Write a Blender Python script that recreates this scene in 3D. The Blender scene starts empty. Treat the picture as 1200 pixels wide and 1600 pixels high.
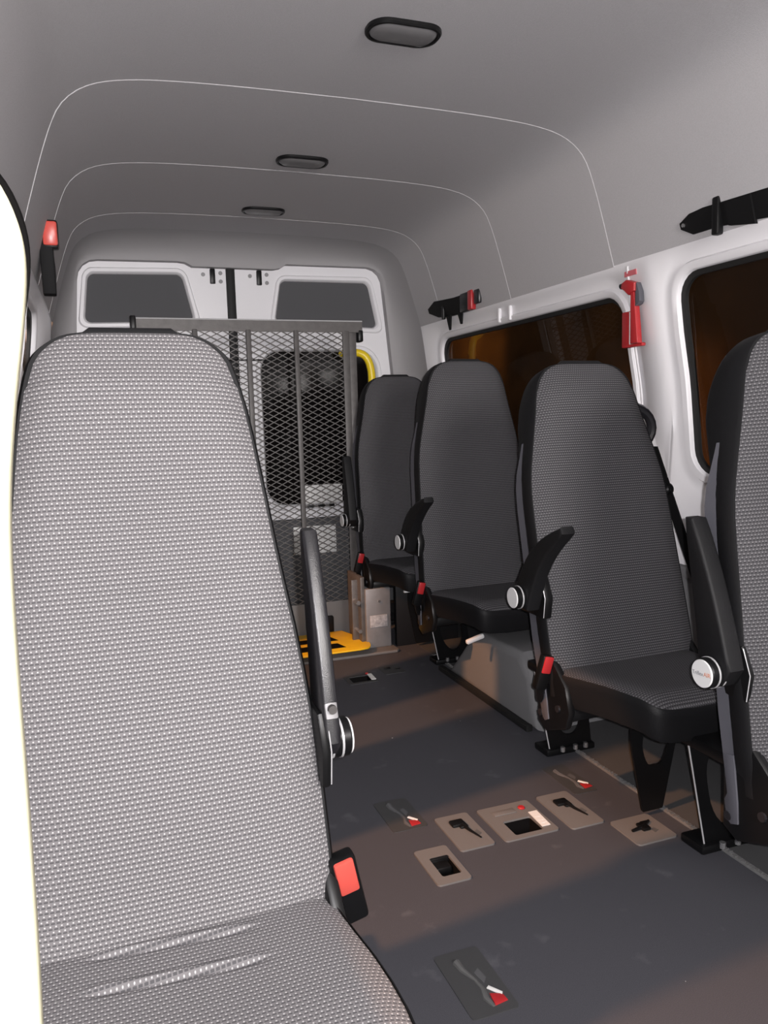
import bpy, bmesh, math, random
from mathutils import Vector, Matrix
random.seed(4)
sc = bpy.context.scene
COL = sc.collection
PI = math.pi

# ------------------------------------------------------------------ materials
def mat(name, col, rough=.5, metal=0., bump=0., bscale=200., var=0., vscale=8., spec=.5, coat=0.):
    m = bpy.data.materials.new(name); m.use_nodes = True
    nt = m.node_tree; b = nt.nodes['Principled BSDF']
    b.inputs['Base Color'].default_value = (*col, 1)
    b.inputs['Roughness'].default_value = rough
    b.inputs['Metallic'].default_value = metal
    b.inputs['Specular IOR Level'].default_value = spec
    b.inputs['Coat Weight'].default_value = coat
    tc = nt.nodes.new('ShaderNodeTexCoord')
    if var > 0:
        n = nt.nodes.new('ShaderNodeTexNoise'); n.inputs['Scale'].default_value = vscale
        n.inputs['Detail'].default_value = 6
        nt.links.new(tc.outputs['Object'], n.inputs['Vector'])
        r = nt.nodes.new('ShaderNodeValToRGB')
        r.color_ramp.elements[0].position = .3; r.color_ramp.elements[1].position = .7
        r.color_ramp.elements[0].color = (*[c * (1 - var) for c in col], 1)
        r.color_ramp.elements[1].color = (*[min(1, c * (1 + var)) for c in col], 1)
        nt.links.new(n.outputs['Fac'], r.inputs['Fac'])
        nt.links.new(r.outputs['Color'], b.inputs['Base Color'])
    if bump > 0:
        n = nt.nodes.new('ShaderNodeTexNoise'); n.inputs['Scale'].default_value = bscale
        n.inputs['Detail'].default_value = 3
        nt.links.new(tc.outputs['Object'], n.inputs['Vector'])
        bp = nt.nodes.new('ShaderNodeBump'); bp.inputs['Strength'].default_value = bump
        bp.inputs['Distance'].default_value = .002
        nt.links.new(n.outputs['Fac'], bp.inputs['Height'])
        nt.links.new(bp.outputs['Normal'], b.inputs['Normal'])
    return m

class NT:
    def __init__(s, nt): s.nt = nt
    def m(s, op, a, b=None, c=None):
        n = s.nt.nodes.new('ShaderNodeMath'); n.operation = op
        for i, v in enumerate((a, b, c)):
            if v is None: continue
            if isinstance(v, (int, float)): n.inputs[i].default_value = v
            else: s.nt.links.new(v, n.inputs[i])
        return n.outputs[0]

def fabric(name, base, dot, dash, p=.0074):
    """woven seat cloth: staggered rows of pale knots with dark dashes between them (UV map in metres)"""
    m = bpy.data.materials.new(name); m.use_nodes = True
    nt = m.node_tree; b = nt.nodes['Principled BSDF']; k = NT(nt)
    b.inputs['Roughness'].default_value = .8
    b.inputs['Specular IOR Level'].default_value = .25
    uv = nt.nodes.new('ShaderNodeUVMap'); sp = nt.nodes.new('ShaderNodeSeparateXYZ')
    nt.links.new(uv.outputs['UV'], sp.inputs[0])
    x = k.m('DIVIDE', sp.outputs[0], p); y = k.m('DIVIDE', sp.outputs[1], p)
    row = k.m('FLOOR', y); odd = k.m('MULTIPLY', k.m('FLOORED_MODULO', row, 2), .5)
    fx = k.m('FRACT', k.m('ADD', x, odd)); fy = k.m('FRACT', y)
    dx = k.m('SUBTRACT', fx, .5); dy = k.m('SUBTRACT', fy, .68)
    d = k.m('SQRT', k.m('ADD', k.m('MULTIPLY', dx, dx), k.m('MULTIPLY', dy, dy)))
    dotm = k.m('SUBTRACT', 1, k.m('SMOOTH_MIN', k.m('MULTIPLY', k.m('MAXIMUM', k.m('SUBTRACT', d, .10), 0), 9), 1, .1))
    dotm = k.m('MAXIMUM', dotm, 0)
    ddx = k.m('ABSOLUTE', dx); ddy = k.m('ABSOLUTE', k.m('SUBTRACT', fy, .22))
    da = k.m('MULTIPLY', k.m('LESS_THAN', ddx, .36), k.m('LESS_THAN', ddy, .17))
    mx = nt.nodes.new('ShaderNodeMix'); mx.data_type = 'RGBA'
    mx.inputs['A'].default_value = (*base, 1); mx.inputs['B'].default_value = (*dash, 1)
    nt.links.new(da, mx.inputs['Factor'])
    m2 = nt.nodes.new('ShaderNodeMix'); m2.data_type = 'RGBA'
    nt.links.new(mx.outputs['Result'], m2.inputs['A']); m2.inputs['B'].default_value = (*dot, 1)
    nt.links.new(dotm, m2.inputs['Factor'])
    nt.links.new(m2.outputs['Result'], b.inputs['Base Color'])
    bp = nt.nodes.new('ShaderNodeBump'); bp.inputs['Strength'].default_value = .5
    bp.inputs['Distance'].default_value = .0015
    h = k.m('SUBTRACT', dotm, da)
    nt.links.new(h, bp.inputs['Height']); nt.links.new(bp.outputs['Normal'], b.inputs['Normal'])
    return m

M = {}
M['liner'] = mat('grey_headliner', (.46, .45, .46), .85, bump=.35, bscale=420, var=.05, vscale=300, spec=.2)
M['liner_dark'] = mat('grey_rear_trim', (.36, .35, .355), .8, bump=.35, bscale=420, spec=.2)
M['white'] = mat('white_painted_metal', (.80, .79, .81), .35, spec=.5)
M['trim'] = mat('grey_side_trim', (.17, .17, .175), .75, bump=.3, bscale=350, spec=.25)
M['inset'] = mat('dark_grey_inset', (.085, .085, .09), .75, bump=.2, bscale=300, spec=.3)
M['seatfab'] = fabric('grey_dotted_cloth', (.195, .187, .192), (.58, .565, .57), (.092, .089, .094))  # lighter copy of the one seat cloth: strong near flash put into its colour
M['seatfab2'] = fabric('charcoal_dotted_cloth', (.074, .072, .077), (.23, .226, .232), (.026, .025, .028))  # darker copy of the same cloth: weaker flash further back put into its colour
M['vinyl'] = mat('black_vinyl', (.008, .008, .009), .55, bump=.2, bscale=500, spec=.25)
M['black'] = mat('black_plastic', (.005, .005, .0055), .38, spec=.3)
M['rubber'] = mat('black_rubber', (.008, .008, .008), .6)
M['arm'] = mat('dark_grey_armrest_plastic', (.016, .0155, .018), .30, bump=.15, bscale=600, spec=.5)
M['shell'] = mat('blue_grey_back_shell', (.085, .085, .10), .5, bump=.2, bscale=500)
M['cap'] = mat('pale_grey_cap', (.80, .80, .80), .4)
M['chrome'] = mat('bright_metal', (.75, .75, .76), .25, metal=.9)
M['silver'] = mat('silver_line', (.62, .62, .63), .35, metal=.3)
M['red'] = mat('red_plastic', (.42, .022, .026), .35)
M['redb'] = mat('red_buckle_plastic', (.66, .09, .07), .3)
M['pink'] = mat('faded_red_sticker', (.55, .13, .15), .5)
M['steel'] = mat('grey_painted_steel', (.105, .098, .095), .5, metal=.2, bump=.25, bscale=120, var=.15, vscale=30)
M['steel_l'] = mat('light_grey_steel', (.24, .235, .24), .5, metal=.3, var=.1, vscale=20)
M['yellow'] = mat('yellow_paint', (.85, .50, .01), .45, var=.06, vscale=25)
M['yellow2'] = mat('yellow_handle', (.85, .62, .02), .35)
M['cream'] = mat('pale_yellow_plastic', (.92, .88, .62), .5)
M['label'] = mat('white_label', (.78, .77, .75), .5)
M['plate'] = mat('grey_plastic_plate', (.155, .145, .14), .6, bump=.2, bscale=400)
M['plate_dk'] = mat('dark_grey_plate', (.046, .046, .048), .65, bump=.3, bscale=500)
M['pit'] = mat('black_recess', (.004, .0035, .0035), .8, spec=.1)
M['groove'] = mat('grey_groove', (.10, .10, .10), .5)
M['lens'] = mat('grey_lamp_lens', (.15, .147, .15), .35)
M['web'] = mat('black_webbing', (.006, .006, .0065), .65, bump=.3, bscale=700, spec=.2)
M['wall_out'] = mat('rendered_brick_wall', (.30, .16, .07), .9, var=.35, vscale=1.2, bump=.3, bscale=30)
M['asphalt'] = mat('asphalt', (.04, .04, .04), .9, var=.3, vscale=10)
M['letter'] = mat('grey_lettering', (.24, .24, .26), .5)
M['letter2'] = mat('orange_lettering', (.62, .25, .14), .5)

def floor_mat():
    m = bpy.data.materials.new('speckled_vinyl_floor'); m.use_nodes = True
    nt = m.node_tree; b = nt.nodes['Principled BSDF']; k = NT(nt)
    tc = nt.nodes.new('ShaderNodeTexCoord')
    n = nt.nodes.new('ShaderNodeTexNoise'); n.inputs['Scale'].default_value = 700; n.inputs['Detail'].default_value = 2
    nt.links.new(tc.outputs['Object'], n.inputs['Vector'])
    r = nt.nodes.new('ShaderNodeValToRGB')
    r.color_ramp.elements[0].position = .35; r.color_ramp.elements[0].color = (.048, .048, .057, 1)
    r.color_ramp.elements[1].position = .65; r.color_ramp.elements[1].color = (.078, .077, .088, 1)
    nt.links.new(n.outputs['Fac'], r.inputs['Fac'])
    v = nt.nodes.new('ShaderNodeTexVoronoi'); v.inputs['Scale'].default_value = 17
    nt.links.new(tc.outputs['Object'], v.inputs['Vector'])
    sepc = nt.nodes.new('ShaderNodeSeparateColor'); nt.links.new(v.outputs['Color'], sepc.inputs[0])
    rad = k.m('MULTIPLY', k.m('POWER', sepc.outputs[0], 5), .05)
    sp = k.m('LESS_THAN', v.outputs['Distance'], rad)
    mx = nt.nodes.new('ShaderNodeMix'); mx.data_type = 'RGBA'
    nt.links.new(sp, mx.inputs['Factor']); nt.links.new(r.outputs['Color'], mx.inputs['A'])
    mx.inputs['B'].default_value = (.55, .55, .57, 1)
    # scuffed pale dust smears
    n2 = nt.nodes.new('ShaderNodeTexNoise'); n2.inputs['Scale'].default_value = 9; n2.inputs['Detail'].default_value = 8
    nt.links.new(tc.outputs['Object'], n2.inputs['Vector'])
    sm = k.m('MULTIPLY', k.m('MAXIMUM', k.m('SUBTRACT', n2.outputs['Fac'], .64), 0), 1.6)
    m3 = nt.nodes.new('ShaderNodeMix'); m3.data_type = 'RGBA'
    nt.links.new(sm, m3.inputs['Factor']); nt.links.new(mx.outputs['Result'], m3.inputs['A'])
    m3.inputs['B'].default_value = (.3, .3, .32, 1)
    nt.links.new(m3.outputs['Result'], b.inputs['Base Color'])
    b.inputs['Roughness'].default_value = .6; b.inputs['Specular IOR Level'].default_value = .3
    bp = nt.nodes.new('ShaderNodeBump'); bp.inputs['Strength'].default_value = .25; bp.inputs['Distance'].default_value = .001
    nt.links.new(n.outputs['Fac'], bp.inputs['Height']); nt.links.new(bp.outputs['Normal'], b.inputs['Normal'])
    return m
M['floor_side'] = mat('dark_floor_edge', (.06, .06, .062), .7, bump=.3, bscale=400, spec=.25)
M['rating'] = mat('worn_grey_plate', (.40, .39, .40), .5, var=.3, vscale=60)
M['floor'] = floor_mat()

def glass_mat():
    m = bpy.data.materials.new('tinted_glass'); m.use_nodes = True
    nt = m.node_tree; nt.nodes.remove(nt.nodes['Principled BSDF'])
    o = nt.nodes['Material Output']
    t = nt.nodes.new('ShaderNodeBsdfTransparent'); t.inputs[0].default_value = (.5, .48, .46, 1)
    g = nt.nodes.new('ShaderNodeBsdfGlossy'); g.inputs['Roughness'].default_value = .02
    f = nt.nodes.new('ShaderNodeFresnel'); f.inputs['IOR'].default_value = 1.35
    mx = nt.nodes.new('ShaderNodeMixShader')
    ge = nt.nodes.new('ShaderNodeNewGeometry'); k = NT(nt)
    nt.links.new(k.m('MULTIPLY', f.outputs[0], k.m('SUBTRACT', 1, ge.outputs['Backfacing'])), mx.inputs[0]); nt.links.new(t.outputs[0], mx.inputs[1]); nt.links.new(g.outputs[0], mx.inputs[2])
    nt.links.new(mx.outputs[0], o.inputs['Surface'])
    return m
M['glass'] = glass_mat()
M['darkglass'] = mat('dark_rear_glass', (.006, .005, .005), .08, spec=.3)

# ------------------------------------------------------------------ mesh helpers
class MB:
    def __init__(s): s.v = []; s.f = []; s.uv = {}
    def add(s, vs, fs, uvs=None):
        o = len(s.v); s.v += [tuple(v) for v in vs]
        s.f += [tuple(i + o for i in f) for f in fs]
        if uvs:
            for i, u in enumerate(uvs): s.uv[o + i] = u
        return s
    def box(s, a, b, bev=0., seg=2, mtx=None):
        bm = bmesh.new(); bmesh.ops.create_cube(bm, size=1)
        c = [(a[i] + b[i]) / 2 for i in range(3)]; d = [abs(b[i] - a[i]) for i in range(3)]
        for v in bm.verts: v.co = Vector((v.co.x * d[0] + c[0], v.co.y * d[1] + c[1], v.co.z * d[2] + c[2]))
        if bev > 0: bmesh.ops.bevel(bm, geom=list(bm.edges), offset=min(bev, min(d) * .49), segments=seg, profile=.5, affect='EDGES')
        return s.bm(bm, mtx)
    def bm(s, bm, mtx=None):
        bm.verts.index_update()
        vs = [(mtx @ v.co) if mtx else v.co.copy() for v in bm.verts]
        s.add(vs, [[v.index for v in f.verts] for f in bm.faces]); bm.free(); return s
    def prism(s, poly, axis, lo, hi, bev=0., seg=2, mtx=None):
        """extrude a 2-D outline along an axis: axis 'x' -> poly is (y,z), 'y' -> (x,z), 'z' -> (x,y)"""
        bm = bmesh.new()
        def P(p, t): return {'x': (t, p[0], p[1]), 'y': (p[0], t, p[1]), 'z': (p[0], p[1], t)}[axis]
        a = [bm.verts.new(P(p, lo)) for p in poly]; b = [bm.verts.new(P(p, hi)) for p in poly]
        n = len(poly)
        bm.faces.new(a); bm.faces.new(b[::-1])
        for i in range(n): bm.faces.new((a[i], b[i], b[(i + 1) % n], a[(i + 1) % n]))
        bmesh.ops.recalc_face_normals(bm, faces=bm.faces)
        if bev > 0:
            ed = [e for e in bm.edges if (e.verts[0] in a) == (e.verts[1] in a)]
            bmesh.ops.bevel(bm, geom=ed, offset=bev, segments=seg, profile=.5, affect='EDGES')
        return s.bm(bm, mtx)
    def tube(s, pts, r, n=10, cap=True):
        pts = [Vector(p) for p in pts]; rings = []
        up = Vector((0, 0, 1)); prev = None
        for i, p in enumerate(pts):
            d = (pts[min(i + 1, len(pts) - 1)] - pts[max(i - 1, 0)]).normalized()
            if prev is None:
                a = d.cross(up) if abs(d.dot(up)) < .95 else d.cross(Vector((1, 0, 0)))
            else: a = prev - d * prev.dot(d)
            a.normalize(); prev = a; b = d.cross(a)
            rr = r[i] if isinstance(r, (list, tuple)) else r
            rings.append([p + (a * math.cos(2 * PI * k / n) + b * math.sin(2 * PI * k / n)) * rr for k in range(n)])
        return s.loft(rings, True, cap)
    def loft(s, rings, closed=True, cap=False, uvs=None):
        n = len(rings[0]); vs = [v for r in rings for v in r]; fs = []
        for i in range(len(rings) - 1):
            for k in range(n if closed else n - 1):
                k2 = (k + 1) % n
                fs.append((i * n + k, i * n + k2, (i + 1) * n + k2, (i + 1) * n + k))
        if cap:
            fs.append(tuple(range(n))[::-1]); fs.append(tuple((len(rings) - 1) * n + k for k in range(n)))
        return s.add(vs, fs, uvs)
    def cyl(s, c, axis, r, lo, hi, n=24, bev=0.):
        """cylinder along axis 'x','y','z' at the 2-D centre c, from lo to hi, with a small chamfer"""
        rings = []
        st = [(lo, r - bev), (lo + bev, r), (hi - bev, r), (hi, r - bev)] if bev > 0 else [(lo, r), (hi, r)]
        for t, rr in st:
            ring = []
            for k in range(n):
                a = 2 * PI * k / n; p = (c[0] + rr * math.cos(a), c[1] + rr * math.sin(a))
                ring.append({'x': (t, p[0], p[1]), 'y': (p[0], t, p[1]), 'z': (p[0], p[1], t)}[axis])
            rings.append(ring)
        return s.loft(rings, True, True)
    def map(s, fn):
        s.v = [tuple(fn(Vector(v))) for v in s.v]; return s
    def build(s, name, m, parent=None, smooth=True, angle=35):
        me = bpy.data.meshes.new(name); me.from_pydata(s.v, [], s.f)
        bm = bmesh.new(); bm.from_mesh(me); bmesh.ops.recalc_face_normals(bm, faces=bm.faces)
        if s.uv:
            lay = bm.loops.layers.uv.new('UVMap')
            for f in bm.faces:
                for l in f.loops: l[lay].uv = s.uv.get(l.vert.index, (0, 0))
        bm.to_mesh(me); bm.free()
        me.materials.append(M[m])
        if smooth:
            me.shade_smooth()
            me.set_sharp_from_angle(angle=math.radians(angle))
        o = bpy.data.objects.new(name, me); COL.objects.link(o)
        if parent: o.parent = parent
        return o

def tag(o, label, cat, group=None):
    o['label'] = label; o['category'] = cat
    if group: o['group'] = group
    return o
def thing(name, label, cat, loc=(0, 0, 0), group=None):
    o = bpy.data.objects.new(name, None); COL.objects.link(o); o.location = loc
    o.empty_display_size = .05
    return tag(o, label, cat, group)
def struct(o):
    o['kind'] = 'structure'; return o
def lab(o, l): o['label'] = l; return o

def rrect(a0, a1, b0, b1, r, k=6, m=10):
    """rounded rectangle outline in 2-D, always the same number of points for the same k, m"""
    pts = []
    cs = [((a1 - r, b1 - r), 0), ((a0 + r, b1 - r), 90), ((a0 + r, b0 + r), 180), ((a1 - r, b0 + r), 270)]
    for i, (c, a) in enumerate(cs):
        arc = [(c[0] + r * math.cos(math.radians(a + 90 * j / k)), c[1] + r * math.sin(math.radians(a + 90 * j / k))) for j in range(k + 1)]
        pts += arc
        c2, a2 = cs[(i + 1) % 4]
        q = (c2[0] + r * math.cos(math.radians(a2)), c2[1] + r * math.sin(math.radians(a2)))
        p = arc[-1]
        pts += [(p[0] + (q[0] - p[0]) * j / m, p[1] + (q[1] - p[1]) * j / m) for j in range(1, m)]
    return pts
def resample(pl, n):
    L = [0]
    for i in range(1, len(pl)): L.append(L[-1] + math.dist(pl[i], pl[i - 1]))
    out = []; j = 0
    for i in range(n):
        t = L[-1] * i / (n - 1)
        while j < len(L) - 2 and L[j + 1] < t: j += 1
        u = (t - L[j]) / max(1e-9, L[j + 1] - L[j])
        out.append(tuple(pl[j][c] + (pl[j + 1][c] - pl[j][c]) * u for c in range(len(pl[0]))))
    return out
def lerp_tab(tab, x):
    if x <= tab[0][0]: return tab[0][1]
    for (a, b), (c, d) in zip(tab, tab[1:]):
        if x <= c: return b + (d - b) * (x - a) / (c - a)
    return tab[-1][1]
def smooth_poly(pl, it=2):
    for _ in range(it):
        q = [pl[0]]
        for a, b in zip(pl, pl[1:]):
            q.append(tuple(.75 * x + .25 * y for x, y in zip(a, b))); q.append(tuple(.25 * x + .75 * y for x, y in zip(a, b)))
        q.append(pl[-1]); pl = q
    return pl

# ------------------------------------------------------------------ the setting
XC = .822                                   # centre line of the van
WX = [(0, 1.90), (.9, 1.895), (1.24, 1.86), (1.4, 1.83), (1.55, 1.81), (1.68, 1.795)]
def wallx(z): return lerp_tab(WX, z)
half = [(.975, 1.667), (.945, 1.77), (.905, 1.9), (.868, 2.0), (.84, 2.045), (.79, 2.085), (.72, 2.110), (.60, 2.126), (.37, 2.135), (0, 2.138)]
half = smooth_poly(half, 2)
prof = [(XC + d, z) for d, z in half] + [(XC - d, z) for d, z in half[::-1]][1:]
prof = resample(prof, 90)
def inset(p, e):
    c = (XC, 1.2); d = math.dist(p, c); return (p[0] + (c[0] - p[0]) * e / d, p[1] + (c[1] - p[1]) * e / d)
b = MB(); rings = []
for y, e in ((-.7, 0), (.6, 0), (2.4295, 0), (2.430, .0022), (3.1695, .0022), (3.170, .004), (3.8995, .004), (3.90, .0055), (4.22, .0055)):
    rings.append([(inset(p, e)[0], y, inset(p, e)[1]) for p in prof])
# the lower edge of the headliner turns outwards against the body
b.loft(rings, False)
b.loft([[(x, y, z) for x, y, z in (r[0], (r[0][0] + .03, r[0][1], r[0][2] - .004))] for r in rings], False)
b.loft([[(x, y, z) for x, y, z in (r[-1], (r[-1][0] - .03, r[-1][1], r[-1][2] - .004))] for r in rings], False)
struct(b.build('ceiling', 'liner', angle=60))

# rear surround: the headliner rolls into the opening of the rear doors
full = [(wallx(z) - .0, z) for z in (0, .5, .9, 1.24, 1.4, 1.55)] + [inset(p, .0055) for p in prof] + [(2 * XC - wallx(z), z) for z in (1.55, 1.4, 1.24, .9, .5, 0)]
def arcs(pl):
    return resample(pl, 140)
op = [(1.735, 0), (1.73, .8), (1.715, 1.40)]
op += [(1.665 + .0 - .10 + .10 * math.cos(a), 1.93 + .10 * math.sin(a)) for a in [math.radians(x) for x in range(0, 91, 10)]]
op += [(1.08, 2.028), (1.04, 1.998), (.56, 1.998), (.52, 2.022)]
op += [(.075 + .10 * math.cos(a), 1.915 + .10 * math.sin(a)) for a in [math.radians(x) for x in range(90, 181, 10)]]
op += [(-.065, 1.40), (-.08, .8), (-.085, 0)]
A, B = arcs(full), arcs(op)
b = MB(); rings = []
for i in range(9):
    t = i / 8; s = t * t * (3 - 2 * t)
    y = 4.20 + .25 * math.sin(t * PI / 2) ** .9
    f = 1 - math.cos(t * PI / 2)
    f = .15 * t + .85 * f
    rings.append([(a[0] + (c[0] - a[0]) * f, y, a[1] + (c[1] - a[1]) * f) for a, c in zip(A, B)])
rings.append([(c[0], 4.503, c[1]) for c in B])
b.loft(rings, False)
struct(b.build('trim_1', 'liner_dark', angle=60))

# right body side: two window cells with pressed flanges round each opening
def window_cell(b, cell, opn, r, off=1, X=wallx):
    y0, y1, z0, z1 = opn
    levels = [(None, 0), (.078, 0), (.068, .010), (.032, .013), (.024, 0), (.004, .002), (0, .008), (0, .05)]
    rings = []
    for g, o in levels:
        if g is None: pts = rrect(*cell, .002)
        else:
            zt = min(z1 + g, cell[3] - .001)
            pts = rrect(y0 - g, y1 + g, z0 - g, zt, r + g * .7)
        rings.append([(X(z) + off * o, y, z) for y, z in pts])
    b.loft(rings, True)
def window_pane(n, opn, r, off, X=wallx, m='glass'):
    y0, y1, z0, z1 = opn
    b = MB()
    pts = rrect(y0 + .012, y1 - .012, z0 + .012, z1 - .012, r - .01)
    outer = [(X(z) + off * .036, y, z) for y, z in pts]; inner = [(X(z) + off * .040, y, z) for y, z in pts]
    b.loft([outer, inner], True, True)
    o = struct(b.build('window_%d' % n, m, smooth=False))
    s = MB()
    a = rrect(y0 - .001, y1 + .001, z0 - .001, z1 + .001, r); c = rrect(y0 + .016, y1 - .016, z0 + .016, z1 - .016, r - .012)
    s.loft([[(X(z) + off * .018, y, z) for y, z in a], [(X(z) + off * .022, y, z) for y, z in c], [(X(z) + off * .034, y, z) for y, z in c]], True)
    s.build('window_seal', 'rubber', o)
    return o
W1 = (.45, 2.125, .93, 1.588); W2 = (2.405, 3.985, .93, 1.568)
b = MB()
window_cell(b, (-.7, 2.255, .58, 1.672), W1, .085)
window_cell(b, (2.255, 4.30, .58, 1.672), W2, .10)
# raised rib down the pillar between the windows
b.loft([[(wallx(z) + o, y, z) for z in [1.655 - .05 * i for i in range(18)]] for y, o in ((2.362, .0005), (2.359, -.003), (2.353, -.003), (2.350, .0005))], False)
# small pressings above the rear window
for y in (3.19, 3.29):
    b.box((wallx(1.6) - .006, y, 1.575), (wallx(1.6) + .01, y + .02, 1.64), .004)
struct(b.build('wall_right', 'white', angle=50))
window_pane(1, W1, .085, 1); window_pane(2, W2, .10, 1)
b = MB(); b.box((1.885, -.7, 0), (1.93, 4.30, .60), .004); b.box((1.872, -.7, .575), (1.90, 4.30, .615), .006)
struct(b.build('trim_2', 'trim'))

# left body side; unseen window openings, shaped to throw the warm floor bands
def wallxl(z): return 2 * XC - wallx(z)
W3 = (1.37, 1.80, .50, 1.57); W4 = (2.20, 2.46, .50, 1.57); W5 = (-.30, 1.08, .92, 1.57); W6 = (2.78, 3.25, .50, 1.57)
b = MB()
for cell, w in (((-.7, 1.25, .36, 1.672), W5), ((1.25, 1.97, .36, 1.672), W3), ((1.97, 2.58, .36, 1.672), W4), ((2.58, 4.30, .36, 1.672), W6)):
    window_cell(b, cell, w, .08, -1, wallxl)
struct(b.build('wall_left', 'white', angle=50))
for i, w in enumerate((W3, W4, W5, W6)): window_pane(3 + i, w, .08, -1, wallxl)
b = MB(); b.box((-.30, -.7, 0), (-.245, 4.30, .37), .004)
struct(b.build('trim_3', 'trim'))

# floor with recesses cut into it
HOLES = {'sq': (1.012, 1.100, 1.788, 1.865), 'p1': (.746, .800, 1.688, 1.776), 'far': (.995, 1.085, 3.175, 3.250)}
xs = sorted({-.25, 1.476, *[v for h in HOLES.values() for v in h[:2]]}); ys = sorted({-.7, 4.5, *[v for h in HOLES.values() for v in h[2:]]})
b = MB()
for i in range(len(xs) - 1):
    for j in range(len(ys) - 1):
        cx, cy = (xs[i] + xs[i + 1]) / 2, (ys[j] + ys[j + 1]) / 2
        if any(h[0] < cx < h[1] and h[2] < cy < h[3] for h in HOLES.values()): continue
        b.add([(xs[i], ys[j], 0), (xs[i + 1], ys[j], 0), (xs[i + 1], ys[j + 1], 0), (xs[i], ys[j + 1], 0)], [(0, 1, 2, 3)])
struct(b.build('floor', 'floor', smooth=False))
b = MB(); b.box((1.476, -.7, -.03), (1.93, 4.5, .002), .001)
struct(b.build('trim_4', 'floor_side'))

# ------------------------------------------------------------------ rear doors
D = 4.5
def door(n, x0, x1, up, lo, latch_x, flip):
    b = MB()
    fr = [(x0, x1, .0, 2.04)]
    # door skin as rings: outer edge -> flange -> opening, for the upper inset and the lower window
    zmid = 1.635
    def cell(c, poly, depth, r):
        outer = rrect(*c, .002)
        rings = [[(x, D, z) for x, z in outer]]
        for g, dy in ((.035, 0), (.028, -.010), (.012, -.010), (.003, 0), (0, .03)):
            cx = sum(p[0] for p in poly) / 4; cz = sum(p[1] for p in poly) / 4
            a0 = min(p[0] for p in poly); a1 = max(p[0] for p in poly); b0 = min(p[1] for p in poly); b1 = max(p[1] for p in poly)
            pts = rrect(a0 - g, a1 + g, b0 - g, b1 + g, r + g * .6)
            out = []
            for x, z in pts:            # shear the rounded rectangle into the quadrilateral
                u = (x - a0) / (a1 - a0); v = (z - b0) / (b1 - b0)
                p00, p10, p11, p01 = poly
                def bl(i): return p00[i] * (1 - u) * (1 - v) + p10[i] * u * (1 - v) + p11[i] * u * v + p01[i] * (1 - u) * v
                out.append((bl(0), D + dy, bl(1)))
            rings.append(out)
        b.loft(rings, True)
        return rings[-1]
    r1 = cell((x0, x1, zmid, 2.04), up, 0, .035)
    r2 = cell((x0, x1, .50, zmid), lo, 0, .12)
    o = struct(b.build('door_%d' % n, 'white', angle=40))
    MB().add(r1, [tuple(range(len(r1)))]).map(lambda v: v + Vector((0, -.012, 0))).build('upper_inset', 'inset', o, False)
    MB().add(r2, [tuple(range(len(r2)))]).map(lambda v: v + Vector((0, -.005, 0))).build('window_pane', 'darkglass', o, False)
    b = MB(); b.box((x0 + .02, D - .03, .02), (x1 - .02, D + .02, .575), .02); b.build('lower_trim_panel', 'inset', o)
    b = MB(); b.box((latch_x - .014, D - .02, 1.915), (latch_x + .014, D, 1.995), .004); b.build('latch', 'black', o)
    for dx, dz in ((-.05, 1.965), (.045, 1.975), (.045, 1.93)):
        b = MB(); b.cyl((latch_x + dx * flip, dz), 'y', .011, D - .004, D + .001, 14); b.build('screw_plug', 'steel_l', o)
    return o
door(1, -.10, .752, [(.0, 1.70), (.565, 1.715), (.51, 1.962), (.03, 1.95)], [(-.02, .68), (.62, .68), (.60, 1.545), (.0, 1.545)], .676, 1)
d2 = door(2, .797, 1.75, [(1.022, 1.715), (1.638, 1.69), (1.585, 1.948), (1.062, 1.945)], [(.93, .66), (1.66, .66), (1.615, 1.55), (.925, 1.55)], .935, 1)
b = MB(); b.box((1.145, D - .03, .662), (1.375, D + .0, .772), .004); b.build('handle_plate', 'label', d2)
b = MB(); b.box((1.13, D - .045, .640), (1.32, D - .028, .655), .004); b.build('pull_handle', 'black', d2)
b = MB(); b.box((1.063, D - .040, .365), (1.322, D - .031, .53), .002); lab(b.build('notice', 'label', d2), 'white rectangular notice on the lower trim')
b = MB(); b.box((.75, D - .02, 0), (.799, D + .03, 2.04), .012); struct(b.build('trim_5', 'rubber'))
# yellow grab handle by the right rear door
g = thing('grab_handle', 'yellow tubular grab handle at the edge of the right rear door', 'handle', (1.50, 4.40, 1.1))
b = MB()
pts = smooth_poly([(1.40, 4.47, 1.53), (1.42, 4.36, 1.535), (1.50, 4.33, 1.52), (1.535, 4.33, 1.43), (1.53, 4.33, 1.30), (1.53, 4.33, .9), (1.53, 4.34, .82), (1.53, 4.47, .80)], 2)
b.tube(pts, .022, 12).map(lambda v: v - Vector((1.50, 4.40, 1.1))); b.build('handle_bar', 'yellow2', g)
b = MB(); b.cyl((1.53 - 1.5, .80 - 1.1), 'y', .035, .05, .08, 18); b.build('mount', 'black', g)

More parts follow.
